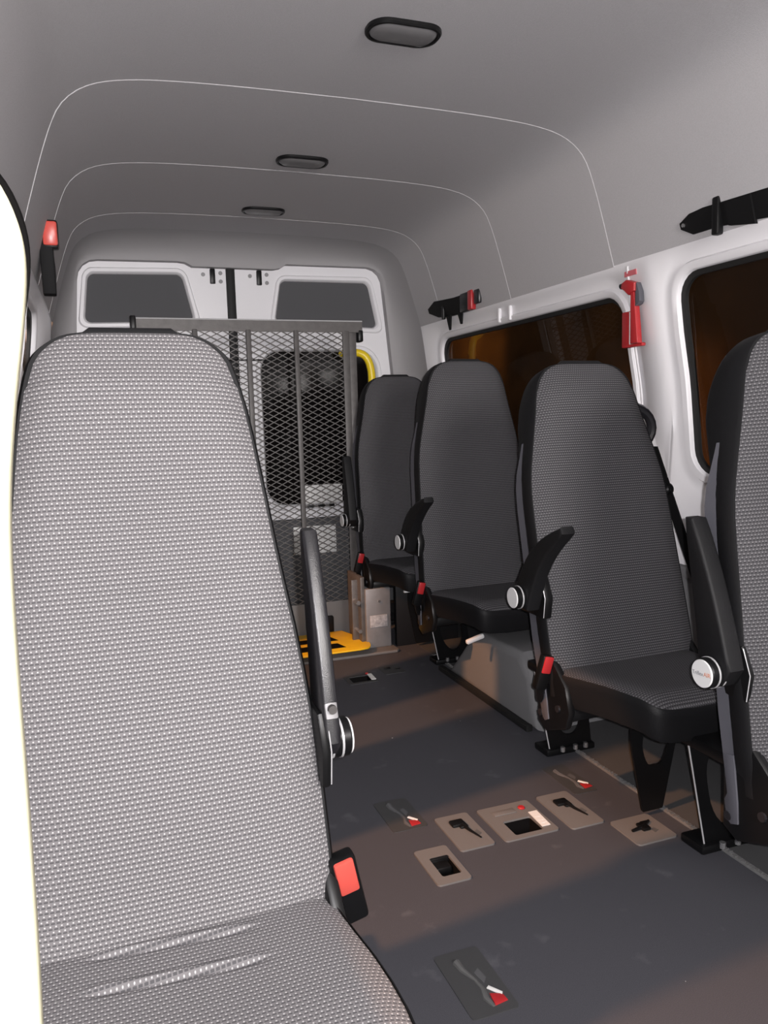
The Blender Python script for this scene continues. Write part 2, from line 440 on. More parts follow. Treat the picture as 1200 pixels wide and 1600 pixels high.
# ------------------------------------------------------------------ wheelchair lift folded against the doors
LY = 3.9
L = thing('wheelchair_lift', 'folded wheelchair lift of grey expanded metal mesh in front of the rear doors', 'lift', (.77, LY, 0))
off = Vector((-.77, -LY, 0))
def lp(b, name, m, lb=None, **k):
    o = b.map(lambda v: v + off).build(name, m, L, **k)
    if lb: lab(o, lb)
    return o
b = MB(); b.prism([(LY - .005, 1.648), (LY + .05, 1.652), (LY + .05, 1.645), (LY + .003, 1.641), (LY + .003, 1.592), (LY - .005, 1.592)], 'x', .215, 1.335); lp(b, 'top_rail', 'steel')
b = MB(); b.tube([(.215, LY - .003, 1.648), (1.335, LY - .003, 1.648)], .0035, 8); lp(b, 'rail_edge', 'silver')
b = MB(); b.box((.195, LY - .012, 1.58), (.222, LY + .03, 1.66), .006); lp(b, 'rail_bracket', 'black')
b = MB(); b.box((1.312, LY - .008, 1.545), (1.34, LY + .05, 1.605), .008); lp(b, 'rail_bracket', 'black')
b = MB(); b.prism([(1.228, 0), (1.262, 0), (1.262, 1.60), (1.228, 1.60)], 'y', LY - .006, LY + .006, .002); lp(b, 'post', 'steel_l' if 0 else 'steel')
b = MB(); b.prism([(1.266, 0), (1.305, 0), (1.305, 1.60), (1.266, 1.60)], 'y', LY + .008, LY + .06, .004); lp(b, 'post', 'steel')
b = MB(); b.box((.215, LY - .006, 0), (.25, LY + .04, 1.60), .003); lp(b, 'post', 'steel')
for x in (.488, .745, .985):
    b = MB(); b.box((x - .012, LY - .012, .06), (x + .012, LY + .006, 1.60), .003); lp(b, 'upright_bar', 'steel')
b = MB(); b.tube([(.24, LY + .012, 1.455), (1.24, LY + .012, 1.455)], .0045, 6); lp(b, 'cross_wire', 'black')
# expanded metal: two families of slanting strands clipped to the frame
b = MB(); x0, x1, z0, z1 = .245, 1.235, .20, 1.60
px, pz = .058, .030
sl = pz / px
for fam in (1, -1):
    k = -60
    while k < 140:
        # z = z0 + k*pz + fam*sl*(x-x0)
        c = z0 + k * pz
        xa, xb = x0, x1
        za, zb = c, c + fam * sl * (x1 - x0)
        def clip(xa, za, xb, zb):
            t0, t1 = 0., 1.
            dz = zb - za
            for lim, sg in ((z0, 1), (z1, -1)):
                fa, fb = sg * (za - lim), sg * (zb - lim)
                if fa < 0 and fb < 0: return None
                if fa < 0: t0 = max(t0, fa / (fa - fb))
                if fb < 0: t1 = min(t1, fa / (fa - fb))
            if t1 - t0 < 1e-3: return None
            return (xa + (xb - xa) * t0, za + dz * t0, xa + (xb - xa) * t1, za + dz * t1)
        q = clip(xa, za, xb, zb)
        if q:
            w = .0021; y = LY + .004 * fam + .004
            n = Vector((-(q[3] - q[1]), q[2] - q[0])).normalized() * w
            poly = [(q[0] - n.x, q[1] - n.y), (q[2] - n.x, q[3] - n.y), (q[2] + n.x, q[3] + n.y), (q[0] + n.x, q[1] + n.y)]
            b.prism(poly, 'y', y - .0025, y + .0025)
        k += 1
lp(b, 'mesh_panel', 'steel', smooth=False)
b = MB(); b.box((.25, LY + .0, .0), (1.23, LY + .02, .20), .003); lp(b, 'kick_plate', 'plate')
b = MB(); b.box((1.03, LY - .03, .02), (1.12, LY - .005, .13), .01); lp(b, 'hinge_block', 'black')
b = MB(); b.prism([(.2, 3.525), (1.335, 3.515), (1.35, 3.53), (1.35, 4.42), (.2, 4.42)], 'z', .0, .014, .004); lp(b, 'base_plate', 'plate', 'grey base plate along the floor')
# yellow bridge plate with two slots, its rounded end lifted
b = MB()
outl = [(.35, 3.50), (1.11, 3.50)] + smooth_poly([(1.14, 3.50), (1.20, 3.51), (1.225, 3.62), (1.20, 3.72), (1.155, 3.86)], 2) + [(.35, 3.86)]
b.prism(outl, 'z', .040, .048, .002)
o = lp(b, 'bridge_plate', 'yellow', 'yellow bridge plate')
for y0, y1 in ((3.56, 3.64), (3.69, 3.76)):
    b = MB(); b.prism([(.5, y0), (1.085, y0), (1.065, y1), (.5, y1)], 'z', .047, .0492); b.map(lambda v: v + off).build('slot', 'pit', o)

# grey metal box that carries the lift, under the rearmost seat
P = thing('lift_pedestal', 'grey sheet metal lift column under the rearmost seat beside the yellow plate', 'column', (1.27, 3.66, .014))
b = MB(); b.box((-.065, -.065, 0), (.065, .12, .30), .004); b.build('column_body', 'steel_l', P)
b = MB(); b.box((-.085, -.05, 0), (-.064, .16, .36), .003); b.box((-.115, .0, 0), (-.083, .02, .34), .002); b.build('side_flange', 'steel', P)
b = MB(); b.box((-.045, -.068, .105), (.045, -.064, .165), .0005); b.build('rating_plate', 'rating', P)
for a_, r_, y0_, y1_, n_ in (((-.10, .235), .012, -.06, .0, 6), ((.005, .235), .007, -.07, -.06, 8), ((-.095, .09), .010, -.06, .0, 6)):
    b = MB(); b.cyl(a_, 'y', r_, y0_, y1_, n_); b.build('bolt', 'chrome', P)

# ------------------------------------------------------------------ wheel arch cover
wa = MB()
yz = [(3.15, 0), (2.90, .235), (2.82, .262), (2.50, .268), (2.42, .20), (2.385, .08), (2.38, 0)]
wa.prism(yz, 'x', 1.43, 1.885, .035, 3)
o = wa.build('wheel_arch_cover', 'trim'); tag(o, 'grey moulded wheel arch cover on the floor behind the third seat from the back', 'wheel arch')
o.data.update()
b = MB(); b.prism([(3.18, 0), (2.40, 0), (2.40, .022), (3.18, .022)], 'x', 1.405, 1.432, .004)
ob = b.build('edge_strip', 'rubber', o)
tr = MB()
tr.box((1.468, 1.30, 0), (1.484, 3.40, .007), .002)
for i in range(300): 
    y = 1.32 + 2.06 * i / 300; tr.box((1.470 + random.uniform(-.003, .003), y, .004), (1.479 + random.uniform(-.003, .003), y + .003, .008 + random.random() * .003))
tag(tr.build('floor_joint_strip', 'chrome'), 'thin silvery joint strip along the floor beneath the right hand seats', 'strip')
bpy.data.objects['floor_joint_strip'].data.materials[0] = mat('dull_silver', (.25, .25, .25), .45, metal=.5)

# ------------------------------------------------------------------ seats
HW0 = [(0, .245), (.18, .245), (.45, .243), (.59, .24), (.70, .226), (.81, .200), (.90, .168), (.955, .135), (.985, .100), (1.0, .052)]
HW = [(-.05, .240), (0, .245), (.18, .243), (.40, .238), (.54, .236), (.62, .229), (.72, .208), (.82, .186), (.91, .170), (.955, .152), (.982, .128), (.996, .100), (1.0, .070)]
HWL = [(-.05, .234), (0, .238), (.24, .234), (.42, .220), (.57, .201), (.72, .186), (.84, .173), (.91, .160), (.955, .148), (.982, .124), (.996, .098), (1.0, .070)]
def sm_tab(tab, n): return [(v, h) for v, h in resample(smooth_poly(tab, 1), n)]

def make_seat(label, X, Y, zs, th, Lb, arm, side=-1, hw=HW, fab='seatfab2', scale=1., detail=False, adjuster=False, text=False, lever=False, hz=0., hx=0., buckle=True, panel=False, cw=None, legs=True, belt=True, cdepth=.40):
    """side=-1: the aisle (armrest, buckle) is on -x"""
    root = thing('passenger_seat', label, 'seat', (X, Y, 0), 'grey patterned passenger seats')
    sn, cs = math.sin(th), math.cos(th)
    def B(u, n, v):           # backrest frame -> seat frame (n points out of the cushioned face)
        return (u, v * sn - n * cs, zs + v * cs + n * sn)
    # --- cloth face of the backrest
    rows = sm_tab(hw, 190 if adjuster else 72); ns = 41 if adjuster else 33
    vs, uvs, fs = [], [], []
    for v, h in rows:
        vv = v * Lb
        topf = min(1., max(0., (1 - v) / .10)) ** .5
        for j in range(ns):
            s = -1 + 2 * j / (ns - 1)
            e = (1 - abs(s) ** 6)
            n = .026 + (.026 * e + .018 * math.exp(-((v - .22) / .16) ** 2) * (1 - s * s) - .010 * math.exp(-((v - .62) / .13) ** 2) * (1 - s * s) + .014 * math.exp(-((v - .87) / .10) ** 2) * (1 - s * s)) * topf
            n += .006 * max(0, abs(s) - .55) * (v < .9)
            if detail: n -= .0040 * math.exp(-((vv - .548 * Lb - .02 * s * s) / .006) ** 2) * max(0, 1 - (abs(s) / .5) ** 6)
            if v < .0: n += .3 * v
            vs.append(B(s * h, n, vv)); uvs.append((s * h, vv))
    for i in range(len(rows) - 1):
        for j in range(ns - 1):
            a = i * ns + j; fs.append((a, a + 1, a + ns + 1, a + ns))
    MB().add(vs, fs, uvs).build('backrest_cover', fab, root, angle=80)
    # --- black shell behind the cloth, wrapping the edge
    b = MB(); rings = []
    for v, h in [(-.09, rows[0][1])] + rows:
        vv = v * Lb; tk = (.034 + .050 * min(1., max(0., (v - .60) / .2))) * min(1., max(.12, (1.02 - v) / .16)) ** .5
        rings.append([B(-h - .003, .029, vv), B(-h - .008, .020, vv), B(-h - .006, -tk + .018, vv), B(-h + .006, -tk, vv), B(h - .006, -tk, vv), B(h + .006, -tk + .018, vv), B(h + .008, .020, vv), B(h + .003, .029, vv)])
    h = rows[-1][1]
    rings.append([B(-h * .9, .026, Lb + .009), B(-h * .9, .018, Lb + .012), B(-h * .9, -.0, Lb + .012), B(-h * .8, -.02, Lb + .006), B(h * .8, -.02, Lb + .006), B(h * .9, -.0, Lb + .012), B(h * .9, .018, Lb + .012), B(h * .9, .026, Lb + .009)])
    b.loft(rings, True, True); b.build('backrest_shell', 'vinyl', root, angle=50)
    # --- grey moulded back panel with side flanges, running down past the cushion
    b = MB(); rings = []
    for v in (-.04, .1, .2, .3, .45, .52, .59, .64, .70, .74):
        h = lerp_tab(hw, v) + (.006 if not adjuster else -.012); t = .030 if v < .6 else .030 * max(.3, (.78 - v) / .16)
        rings.append([B(-h, -.018, v * Lb), B(-h - .003, -.018 - t, v * Lb), B(-h + .03, -.030 - t, v * Lb), B(h - .03, -.030 - t, v * Lb), B(h + .003, -.018 - t, v * Lb), B(h, -.018, v * Lb), B(h - .01, -.034, v * Lb), B(-h + .01, -.034, v * Lb)])
    b.loft(rings, True, True); b.build('back_panel', 'shell', root, angle=30)
    if not adjuster:
        b = MB(); h = lerp_tab(hw, 0) + .006
        q = [(-.018, 0), (-.048, 0), (-.046, -.085), (-.056, -.100), (-.054, -.140), (-.044, -.150), (-.024, -.145), (-.020, -.10)]
        b.prism([B(0, n, v)[1:] for n, v in q], 'x', *sorted((side * (h - .006), side * h)), .001)
        b.build('side_flange', 'shell', root)
    # --- cushion
    cwt = cw or [(-.035, .235), (0, .244), (.06, .238), (.12, .222), (.20, .198), (.29, .172), (.335, .160), (.352, .145), (.360, .120), (.362, .05)]
    crow = sm_tab([(d, w) for d, w in cwt], 170 if adjuster else 44); vs, uvs, fs = [], [], []
    dm = cwt[-1][0]
    def ctop(d): return zs - .012 + .012 * math.sin(min(1, max(0, d / dm)) * PI * .75) - .010 * max(0, d / dm - .55)
    for d, w in crow:
        fe = min(1., max(0., (dm - d) / .05)) ** .5
        for j in range(ns):
            s = -1 + 2 * j / (ns - 1)
            e = (1 - abs(s) ** 8)
            z = ctop(d) + .018 * e * fe - .020 * (1 - fe)
            z -= .008 * (1 - s * s) * math.exp(-((d - .2) / .12) ** 2)
            if detail:
                for dd in (.070, .143):
                    z += (.004 * math.exp(-((d - dd + .006 - .02 * s) / .005) ** 2) - .006 * math.exp(-((d - dd - .004 - .02 * s) / .005) ** 2)) * max(0, 1 - (abs(s + .04) / .5) ** 8)
            vs.append((s * w, -d, z)); uvs.append((s * w, -d))
    for i in range(len(crow) - 1):
        for j in range(ns - 1):
            a = i * ns + j; fs.append((a, a + ns, a + ns + 1, a + 1))
    MB().add(vs, fs, uvs).build('cushion_cover', fab, root, angle=80)
    b = MB(); ol = [(-w, -d, ctop(d)) for d, w in crow] + [(w, -d, ctop(d)) for d, w in crow[::-1]]
    c0 = Vector((0, -dm / 2, 0)); rings = []
    for dz, k in ((.003, 1.000), (-.002, 1.018), (-.02, 1.022), (-.07, 1.012), (-.085, .985)):
        rings.append([(x * k, c0.y + (y - c0.y) * k, z - .018 * (1 - min(1., max(0., (dm + y) / .05)) ** .5) + dz) for x, y, z in ol])
    b.loft(rings, True, False); n = len(ol); o0 = len(b.v) - n
    b.f.append(tuple(o0 + i for i in range(n)))
    b.build('cushion_skirt', 'vinyl', root, angle=50)
    S = side
    # --- recliner side plates and frame under the cushion
    b = MB()
    for q in (-1, 1):
        xx = q * .235
        b.prism([(-.09, zs - .15), (-.11, zs - .10), (-.09, zs - .03), (.0, zs + .05), (.03, zs + .08), (.05, zs - .02), (.05, zs - .17), (.01, zs - .19)], 'x', xx - .012, xx + .012, .008)
    b.box((-.225, -.09, zs - .135), (.225, .05, zs - .095), .01); b.box((-.10, -.22, zs - .13), (.12, .36, zs - .098), .008)
    b.build('base_frame', 'black', root)
    for y, z in ((-.06, zs - .10), (.03, zs - .14)):
        b = MB(); b.cyl((y, z), 'x', .010, S * .247 - .006, S * .247 + .006, 10); b.build('pivot_bolt', 'arm', root)
    if legs:
        # rear leg: slotted plate standing on the floor rail
        zt = zs - .10
        def quad(v, u):     # u 0..1 across, v 0..1 upwards
            xa = -.03 + (-.095 - -.03) * v; xb = .135 + (.10 - .135) * v
            return xa + (xb - xa) * u, .012 + (zt - .012) * v
        b = MB(); outer = []; inner = []
        rr = rrect(0, 1, 0, 1, .04); ir = rrect(.22, .84, .15, .86, .30)
        outer = [quad(v, u) for u, v in rr]; inner = [quad(v, u) for u, v in ir]
        b.loft([[(x, .33, z) for x, z in outer], [(x, .33, z) for x, z in inner], [(x, .338, z) for x, z in inner], [(x, .338, z) for x, z in outer], [(x, .33, z) for x, z in outer]], True)
        b.build('rear_leg', 'black', root)
        b = MB(); xa, za = quad(0, 0); xb, zb = quad(1, 0)
        b.box((-.05, .315, 0), (.14, .40, .024), .006)
        b.build('rear_foot', 'black', root)
        for x in (.0, .05, .09):
            b = MB(); b.cyl((x, .30), 'z', .008, .02, .036, 8); b.build('foot_bolt', 'chrome', root)
        b = MB(); b.tube([(quad(.02, .0)[0] - .001, .329, quad(.02, 0)[1]), (quad(.97, 0)[0] - .001, .329, quad(.97, 0)[1])], .0022, 6); b.build('leg_edge', 'silver', root)
        # front leg: tapered bracket with a round hole
        if lever: legs = False
        b = MB()
        zt2 = zs - .10
        def quad2(u, v):
            xa = -.015 + (-.055 + .015) * min(1, v * 1.6); xb = .055 + (.11 - .055) * min(1, v * 1.3)
            return xa + (xb - xa) * u, .015 + (zt2 - .015) * v
        outer = [quad2(u, v) for u, v in rr]; inner = [quad2(u, v) for u, v in rrect(.24, .84, .42, .86, .2)]
        b.loft([[(x, -.13, z) for x, z in outer], [(x, -.13, z) for x, z in inner], [(x, -.122, z) for x, z in inner], [(x, -.122, z) for x, z in outer], [(x, -.13, z) for x, z in outer]], True)
        if not lever: b.build('front_leg', 'black', root)
    # --- armrest on the aisle side
    xh = S * .253; px_, pz_ = .03, zs + .205
    pyv = .205 * math.tan(th) * 0 + .035
    ar = MB()
    c = (pyv, pz_ + hz)
    AO = (-.044 if adjuster else 0.) + hx
    MO = -.004 if adjuster else 0.
    x_in, x_out = sorted((S * (.262 + AO), S * (.318 + AO))) if not adjuster else (.234, .273)
    ca, sa = math.cos(arm), math.sin(arm)      # arm angle measured from vertical towards the front
    La = .34 if adjuster else .295 if arm > .3 else .318
    # tapering, slightly curved blade in the side view
    out = []; back = []
    for i in range(15):
        t = i / 14
        w = .066 * (1 - t) ** .75 + .020 + .002 * math.sin(t * PI)
        bend = .030 * math.sin(t * PI) * (1 if arm > .3 else -.15)
        l = La * t
        out.append((l, w * .5 + bend - .006)); back.append((l, -w * .5 + bend - .006))
    pl = out + [(La + .006, .004)] + back[::-1] + [(-.03, -.015), (-.03, .015)]
    poly = []
    for l, w in pl:
        # l along the blade, w towards the back/top of it
        poly.append((c[0] - l * sa + w * ca, c[1] + l * ca + w * sa))
    ar.prism(poly, 'x', x_in + .006, x_out - .006, .007, 3)
    arm_o = ar.build('armrest', 'arm' if fab == 'seatfab' else 'vinyl', root)
    b = MB(); b.cyl(c, 'x', .032, *sorted((S * (.240 + MO), S * (.335 + AO))), 32, .004); hub = b.build('hub', 'black', arm_o)
    for xo in (.302 + AO, .318 + AO):
        ring = []
        n = 36
        b = MB(); b.loft([[(S * (xo + dx), c[0] + r * math.cos(2 * PI * k / n), c[1] + r * math.sin(2 * PI * k / n)) for k in range(n)] for dx, r in ((-.0018, .0315), (-.0018, .0332), (.0018, .0332), (.0018, .0315))], True)
        b.build('trim_ring', 'silver', arm_o)
    b = MB(); b.cyl(c, 'x', .029, *sorted((S * (.333 + AO), S * (.337 + AO))), 36, .001); cap = lab(b.build('hub_cap', 'cap', arm_o), 'pale grey round cap')
    b = MB(); b.prism([(c[0] - .045, c[1] - .06), (c[0] + .075, c[1] - .06), (c[0] + .085, c[1] + .0), (c[0] + .06, c[1] + .06), (c[0] - .03, c[1] + .055), (c[0] - .055, c[1])], 'x', *sorted((S * (.236 + MO), S * ((.264 + AO) if not adjuster else .247))), .005)
    b.build('arm_mount', 'black', root)
    xm = S * ((.263 + AO) if not adjuster else .247)
    b = MB(); b.tube([(xm, c[0] - .046, c[1] - .056), (xm, c[0] - .054, c[1] + .0), (xm, c[0] - .034, c[1] + .052)], .0011, 6)
    b.build('mount_edge', 'silver', root)
    b = MB(); b.cyl((c[0] + .05, c[1] - .045), 'x', .007, *sorted((xm - S * .006, xm + S * .006)), 12, .001); b.build('screw', 'chrome', root)
    if adjuster:
        b = MB(); l0, l1 = .040, .064
        q = [(c[0] - l * sa + w * ca, c[1] + l * ca + w * sa) for l, w in ((l0, -.054), (l0, .030), (l1, .030), (l1, -.050))]
        b.prism(q, 'x', x_in + .009, x_out - .009, .003); b.build('adjuster_block', 'steel_l', arm_o)
        b = MB(); q = (c[0] - .051 * sa - .056 * ca, c[1] + .051 * ca - .056 * sa)
        b.cyl(((x_in + x_out) / 2, q[1] + .004), 'y', .007, q[0] - .004, q[0] + .004, 20); b.build('adjuster_button', 'steel', arm_o)
    if text:
        tx = [('Triflex', 'letter', 0), ('AIR', 'letter2', 1)]
        pieces = []
        for t, m, i in tx:
            cu = bpy.data.curves.new('cap_lettering', 'FONT'); cu.body = t; cu.size = .0125 if i == 0 else .0135; cu.extrude = .0002
            to = bpy.data.objects.new('cap_lettering', cu); COL.objects.link(to)
            bpy.context.view_layer.update()
            me = bpy.data.meshes.new_from_object(to.evaluated_get(bpy.context.evaluated_depsgraph_get()))
            COL.objects.unlink(to); bpy.data.objects.remove(to)
            pieces.append((me, m))
        w0 = max(v.co.x for v in pieces[0][0].vertices); w1 = max(v.co.x for v in pieces[1][0].vertices)
        tot = w0 + .0012 + w1; sx = .051 / tot; x = 0
        for (me, m), ww in zip(pieces, (w0, w1)):
            # text runs towards the front of the van as seen from the aisle side (-x)
            for v in me.vertices:
                a, u = (x + v.co.x) * sx - .0255, v.co.y * sx - .004
                ang = .06
                a, u = a * math.cos(ang) - u * math.sin(ang), a * math.sin(ang) + u * math.cos(ang)
                v.co = Vector((-.3376 - AO - v.co.z, c[0] - a, c[1] + u))
            me.materials.clear(); me.materials.append(M[m])
            o = bpy.data.objects.new('cap_lettering', me); COL.objects.link(o); o.parent = arm_o
            x += ww + .0012
    # --- belt buckle on the aisle side
    if buckle:
      b = MB(); mt = Matrix.Translation((S * .262, -.015, zs + .012)) @ Matrix.Rotation(-.22 * S, 4, 'Y') @ Matrix.Rotation(.12, 4, 'X')
      if side < 0: mt = mt @ Matrix.Scale(.82, 4)
      b.box((-.022, -.014, -.085), (.022, .016, .040), .007, 2, mt)
      b.tube([mt @ Vector((0, 0, -.07)), (S * .25, .03, zs - .10)], .012, 8)
      bo = b.build('belt_buckle', 'black', root)
      b = MB(); b.box((-.0165, -.019, -.022), (.0165, .0, .038), .004, 2, mt); lab(b.build('buckle_button', 'redb' if side > 0 else 'red', bo), 'red release button')
    if belt:
        # shoulder belt guide and webbing on the window side
        T = -S
        A0 = Vector((T * .300, .235, zs + .60)); A1 = Vector((T * .332, -.02, zs + .03))
        b = MB(); gy, gz = .245, zs + .66
        pts = [(T * (.215 + .090 * math.sin(a)), gy, gz + .070 * math.cos(a)) for a in [PI * k / 12 for k in range(13)]]
        b.tube(pts, .016, 10); b.build('belt_guide', 'arm', root)
        b = MB(); r0 = []; r1 = []
        for k in range(13):
            p = A0.lerp(A1, k / 12); r0.append(p + Vector((0, -.022, 0))); r1.append(p + Vector((0, .022, 0)))
        b.loft([r0, r1, [p + Vector((T * .004, 0, 0)) for p in r1], [p + Vector((T * .004, 0, 0)) for p in r0], r0], False)
        b.build('belt_webbing', 'web', root)
        p = A0.lerp(A1, .24); b = MB(); b.cyl((p.y, p.z), 'x', .020, p.x - .012, p.x + .016, 18, .004); b.build('belt_stop', 'black', root)
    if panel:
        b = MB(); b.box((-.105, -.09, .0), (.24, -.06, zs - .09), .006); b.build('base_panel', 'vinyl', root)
        b = MB(); b.box((-.118, -.24, .308), (-.075, -.225, .318), .003); lab(b.build('release_lever', 'cap', root), 'small white lever under the cushion')  # white bar added in place of light showing through a gap
    if lever:
        b = MB(); b.box((-.17, -.255, zs - .165), (-.09, -.235, zs - .145), .008, 2, Matrix.Translation((-.13, 0, zs - .155)) @ Matrix.Rotation(-.25, 4, 'Y') @ Matrix.Translation((.13, 0, .155 - zs))); lab(b.build('release_lever', 'cap', root), 'pale release lever under the cushion')
    return root

make_seat('patterned seat on the right, second from the front, showing its whole cushion and raised armrest', 1.408, 1.868, .434, .25, .885, .75)
make_seat('charcoal seat on the right standing behind the wheel arch cover, third from the front', 1.474, 2.927, .439, .10, .94, .85, lever=True)
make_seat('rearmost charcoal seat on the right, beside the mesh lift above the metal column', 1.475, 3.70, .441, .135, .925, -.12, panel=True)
make_seat('nearest seat on the right, cut off by the picture edge, with a lettered armrest cap', 1.455, 1.20, .434, .15, .885, -.26, text=True, hz=-.026, hx=-.014, buckle=False)
CWL = [(-.035, .226), (0, .229), (.10, .236), (.22, .250), (.33, .252), (.40, .240), (.435, .212), (.455, .17), (.465, .10)]
make_seat('large pale grey dotted seat in the left foreground with upright armrest', .068, 1.15, .412, .25, .908, -.20, hz=.018, side=1, hw=HWL, fab='seatfab', detail=True, adjuster=True, cw=CWL, legs=True, belt=False)

# ------------------------------------------------------------------ ceiling lamps
for y, lb in ((1.987, 'long oval dark ceiling lamp nearest the front, largest of the three'), (3.03, 'middle one of the three oval ceiling lamps'), (3.76, 'rearmost and smallest looking oval ceiling lamp above the rear doors')):
    zc = 2.136 - (0 if y < 2.4 else .0022 if y < 3.17 else .004)
    r = thing('ceiling_lamp', lb, 'ceiling lamp', (.818, y, zc), 'oval ceiling lamps')
    def oval(hx, hy, z, rr): return [(x, yy, z) for x, yy in rrect(-hx, hx, -hy, hy, rr, 8, 4)]
    b = MB(); b.loft([oval(.100, .058, .004, .05), oval(.100, .058, -.006, .05), oval(.097, .055, -.010, .048), oval(.091, .049, -.010, .044), oval(.089, .047, -.004, .042)], True); b.build('lamp_frame', 'black', r)
    b = MB(); b.loft([oval(.089, .047, -.003, .042), oval(.088, .046, -.007, .041), oval(.080, .038, -.013, .034), oval(.04, .012, -.0145, .011)], True, True); b.build('lamp_lens', 'lens', r)

# ------------------------------------------------------------------ stowed belts on the headliner
def on_liner(z):
    return XC + lerp_tab(sorted([(zz, d) for d, zz in half]), z)
def strap(pts_top, pts_bot, t=.006, e=0.):
    """flat webbing lying on the right headliner, given as upper and lower edges (y,z)"""
    b = MB()
    f0 = [(on_liner(z) - t - e, y, z) for y, z in pts_top]; f1 = [(on_liner(z) - t - e, y, z) for y, z in pts_bot]
    g0 = [(on_liner(z) - .001 - e, y, z) for y, z in pts_top]; g1 = [(on_liner(z) - .001 - e, y, z) for y, z in pts_bot]
    b.loft([f0, f1, g1, g0, f0], False)
    n = len(f0)
    b.add([f0[0], f1[0], g1[0], g0[0]], [(0, 1, 2, 3)]); b.add([f0[-1], f1[-1], g1[-1], g0[-1]], [(0, 1, 2, 3)])
    return b
def rel(o, root):
    o.parent = root
    for v in o.data.vertices: v.co -= root.location
    return o
F = thing('stowed_belt', 'black belt strap stowed on the headliner above the front right window', 'seat belt', (1.76, 1.88, 1.71))
rel(strap([(2.066, 1.730), (2.02, 1.748), (1.96, 1.752), (1.90, 1.750), (1.72, 1.744), (1.60, 1.748)], [(2.066, 1.712), (2.02, 1.688), (1.96, 1.688), (1.90, 1.686), (1.72, 1.670), (1.60, 1.674)]).build('webbing', 'web'), F)
rel(strap([(1.87, 1.746), (1.80, 1.744), (1.775, 1.743)], [(1.87, 1.680), (1.80, 1.668), (1.775, 1.664)], .012).build('strap_fold', 'web'), F)
b = MB(); b.box((-.022, -.012, -.050), (.004, .014, .060), .006); o = b.build('slide_buckle', 'black', F); o.location = (on_liner(1.715) - 1.76, 1.905 - 1.88, 0)
b = MB(); b.cyl((2.050 - 1.88, 1.721 - 1.71), 'x', .006, on_liner(1.72) - 1.76 - .011, on_liner(1.72) - 1.76, 10); b.build('anchor_bolt', 'chrome', F)
Rr = thing('stowed_belt', 'short black belt with a red buckle stowed above the rear right window', 'seat belt', (1.76, 3.7, 1.71))
rel(strap([(4.03, 1.735), (3.93, 1.762), (3.82, 1.755), (3.70, 1.748), (3.62, 1.747)], [(4.03, 1.712), (3.93, 1.680), (3.82, 1.668), (3.70, 1.665), (3.62, 1.672)], .008, .0045).build('webbing', 'web'), Rr)
b = MB(); b.box((-.02, -.05, -.048), (.004, .09, .046), .010); o = b.build('buckle', 'black', Rr); o.location = (on_liner(1.712) - 1.762, -.155, .000)
b = MB(); b.box((-.024, -.022, -.047), (.004, .022, .047), .006); o = lab(b.build('buckle_button', 'red', Rr), 'red release button'); o.location = (on_liner(1.712) - 1.762, -.185, .000)
b = MB(); b.box((-.018, -.03, -.035), (.002, .03, .035), .012); o = b.build('latch_plate', 'arm', Rr); o.location = (on_liner(1.712) - 1.762, -.245, .008)
for y0, dz in ((3.80, -.075), (3.665, -.060)):
    b = MB(); b.prism([(y0 - .03, 1.672), (y0 + .03, 1.672), (y0 - .005, 1.672 + dz), (y0 - .02, 1.672 + dz)], 'x', on_liner(1.68) - .014, on_liner(1.68) - .006, .002)
    rel(b.build('strap_tail', 'web'), Rr)
b = MB(); b.box((-.012, -.012, -.055), (.004, .012, .060), .005); o = b.build('slide_buckle', 'black', Rr); o.location = (on_liner(1.715) - 1.764, 3.85 - 3.7, 0.003)

Lf = thing('stowed_belt', 'red buckle on a black strap hanging from the left headliner', 'seat belt', (-.112, 3.0, 1.765))
b = MB(); b.box((-.012, -.04, -.005), (.046, .045, .088), .008); o = b.build('buckle_housing', 'black', Lf); o.rotation_euler = (.12, 0, 0)
b = MB(); b.box((-.004, -.046, .004), (.044, .036, .084), .008); o = lab(b.build('buckle_button', 'redb', Lf), 'red release button'); o.rotation_euler = (.12, 0, 0)
b = MB(); b.cyl((-.03, .05), 'x', .010, -.02, .012, 12, .002); o = b.build('pin', 'chrome', Lf)
b = MB(); b.prism([(-.04, .01), (.04, .01), (.06, -.03), (.12, -.04), (.11, -.075), (.02, -.16), (-.01, -.155), (-.035, -.07)], 'x', -.016, .026, .004); b.build('strap', 'web', Lf)

# ------------------------------------------------------------------ emergency hammer and its sticker
HX = wallx(1.47)
hh = thing('hammer_holder', 'red holder with a white serrated edge on the white pillar under the hammer', 'holder', (HX, 2.33, 1.44))
b = MB()
b.box((-.018, -.050, -.066), (.0, .055, -.054), .004)
b.box((-.020, .012, -.066), (.0, .060, .060), .005)
b.build('holder_body', 'red', hh)
b = MB(); z0, z1 = -.056, .056; poly = [(.014, z0), (.014, z1), (.000, z1)]
for i in range(8):
    za = z1 - (z1 - z0) * i / 8; zb = z1 - (z1 - z0) * (i + 1) / 8
    poly += [(-.004, za - .001), (.004, za - .55 * (za - zb))]
poly += [(-.004, z0)]
b.prism(poly, 'x', -.022, -.012); lab(b.build('serrated_strip', 'label', hh), 'white saw toothed strip')
hm = thing('emergency_hammer', 'red emergency glass hammer hanging on the white pillar between the right windows', 'hammer', (HX, 2.33, 1.44))
def prx(poly, a, c, bev=.004): return MB().prism(poly, 'x', a, c, bev)
prx([(-.012, .135), (-.036, -.056), (.006, -.056), (.006, .135)], -.036, -.012, .006).map(lambda v: v + Vector((0, -.012, 0))).build('handle', 'red', hm)
prx([(-.035, .122), (-.035, .150), (.012, .166), (.034, .158), (.040, .140), (.020, .128), (.0, .112)], -.042, -.010, .006).build('head', 'red', hm)
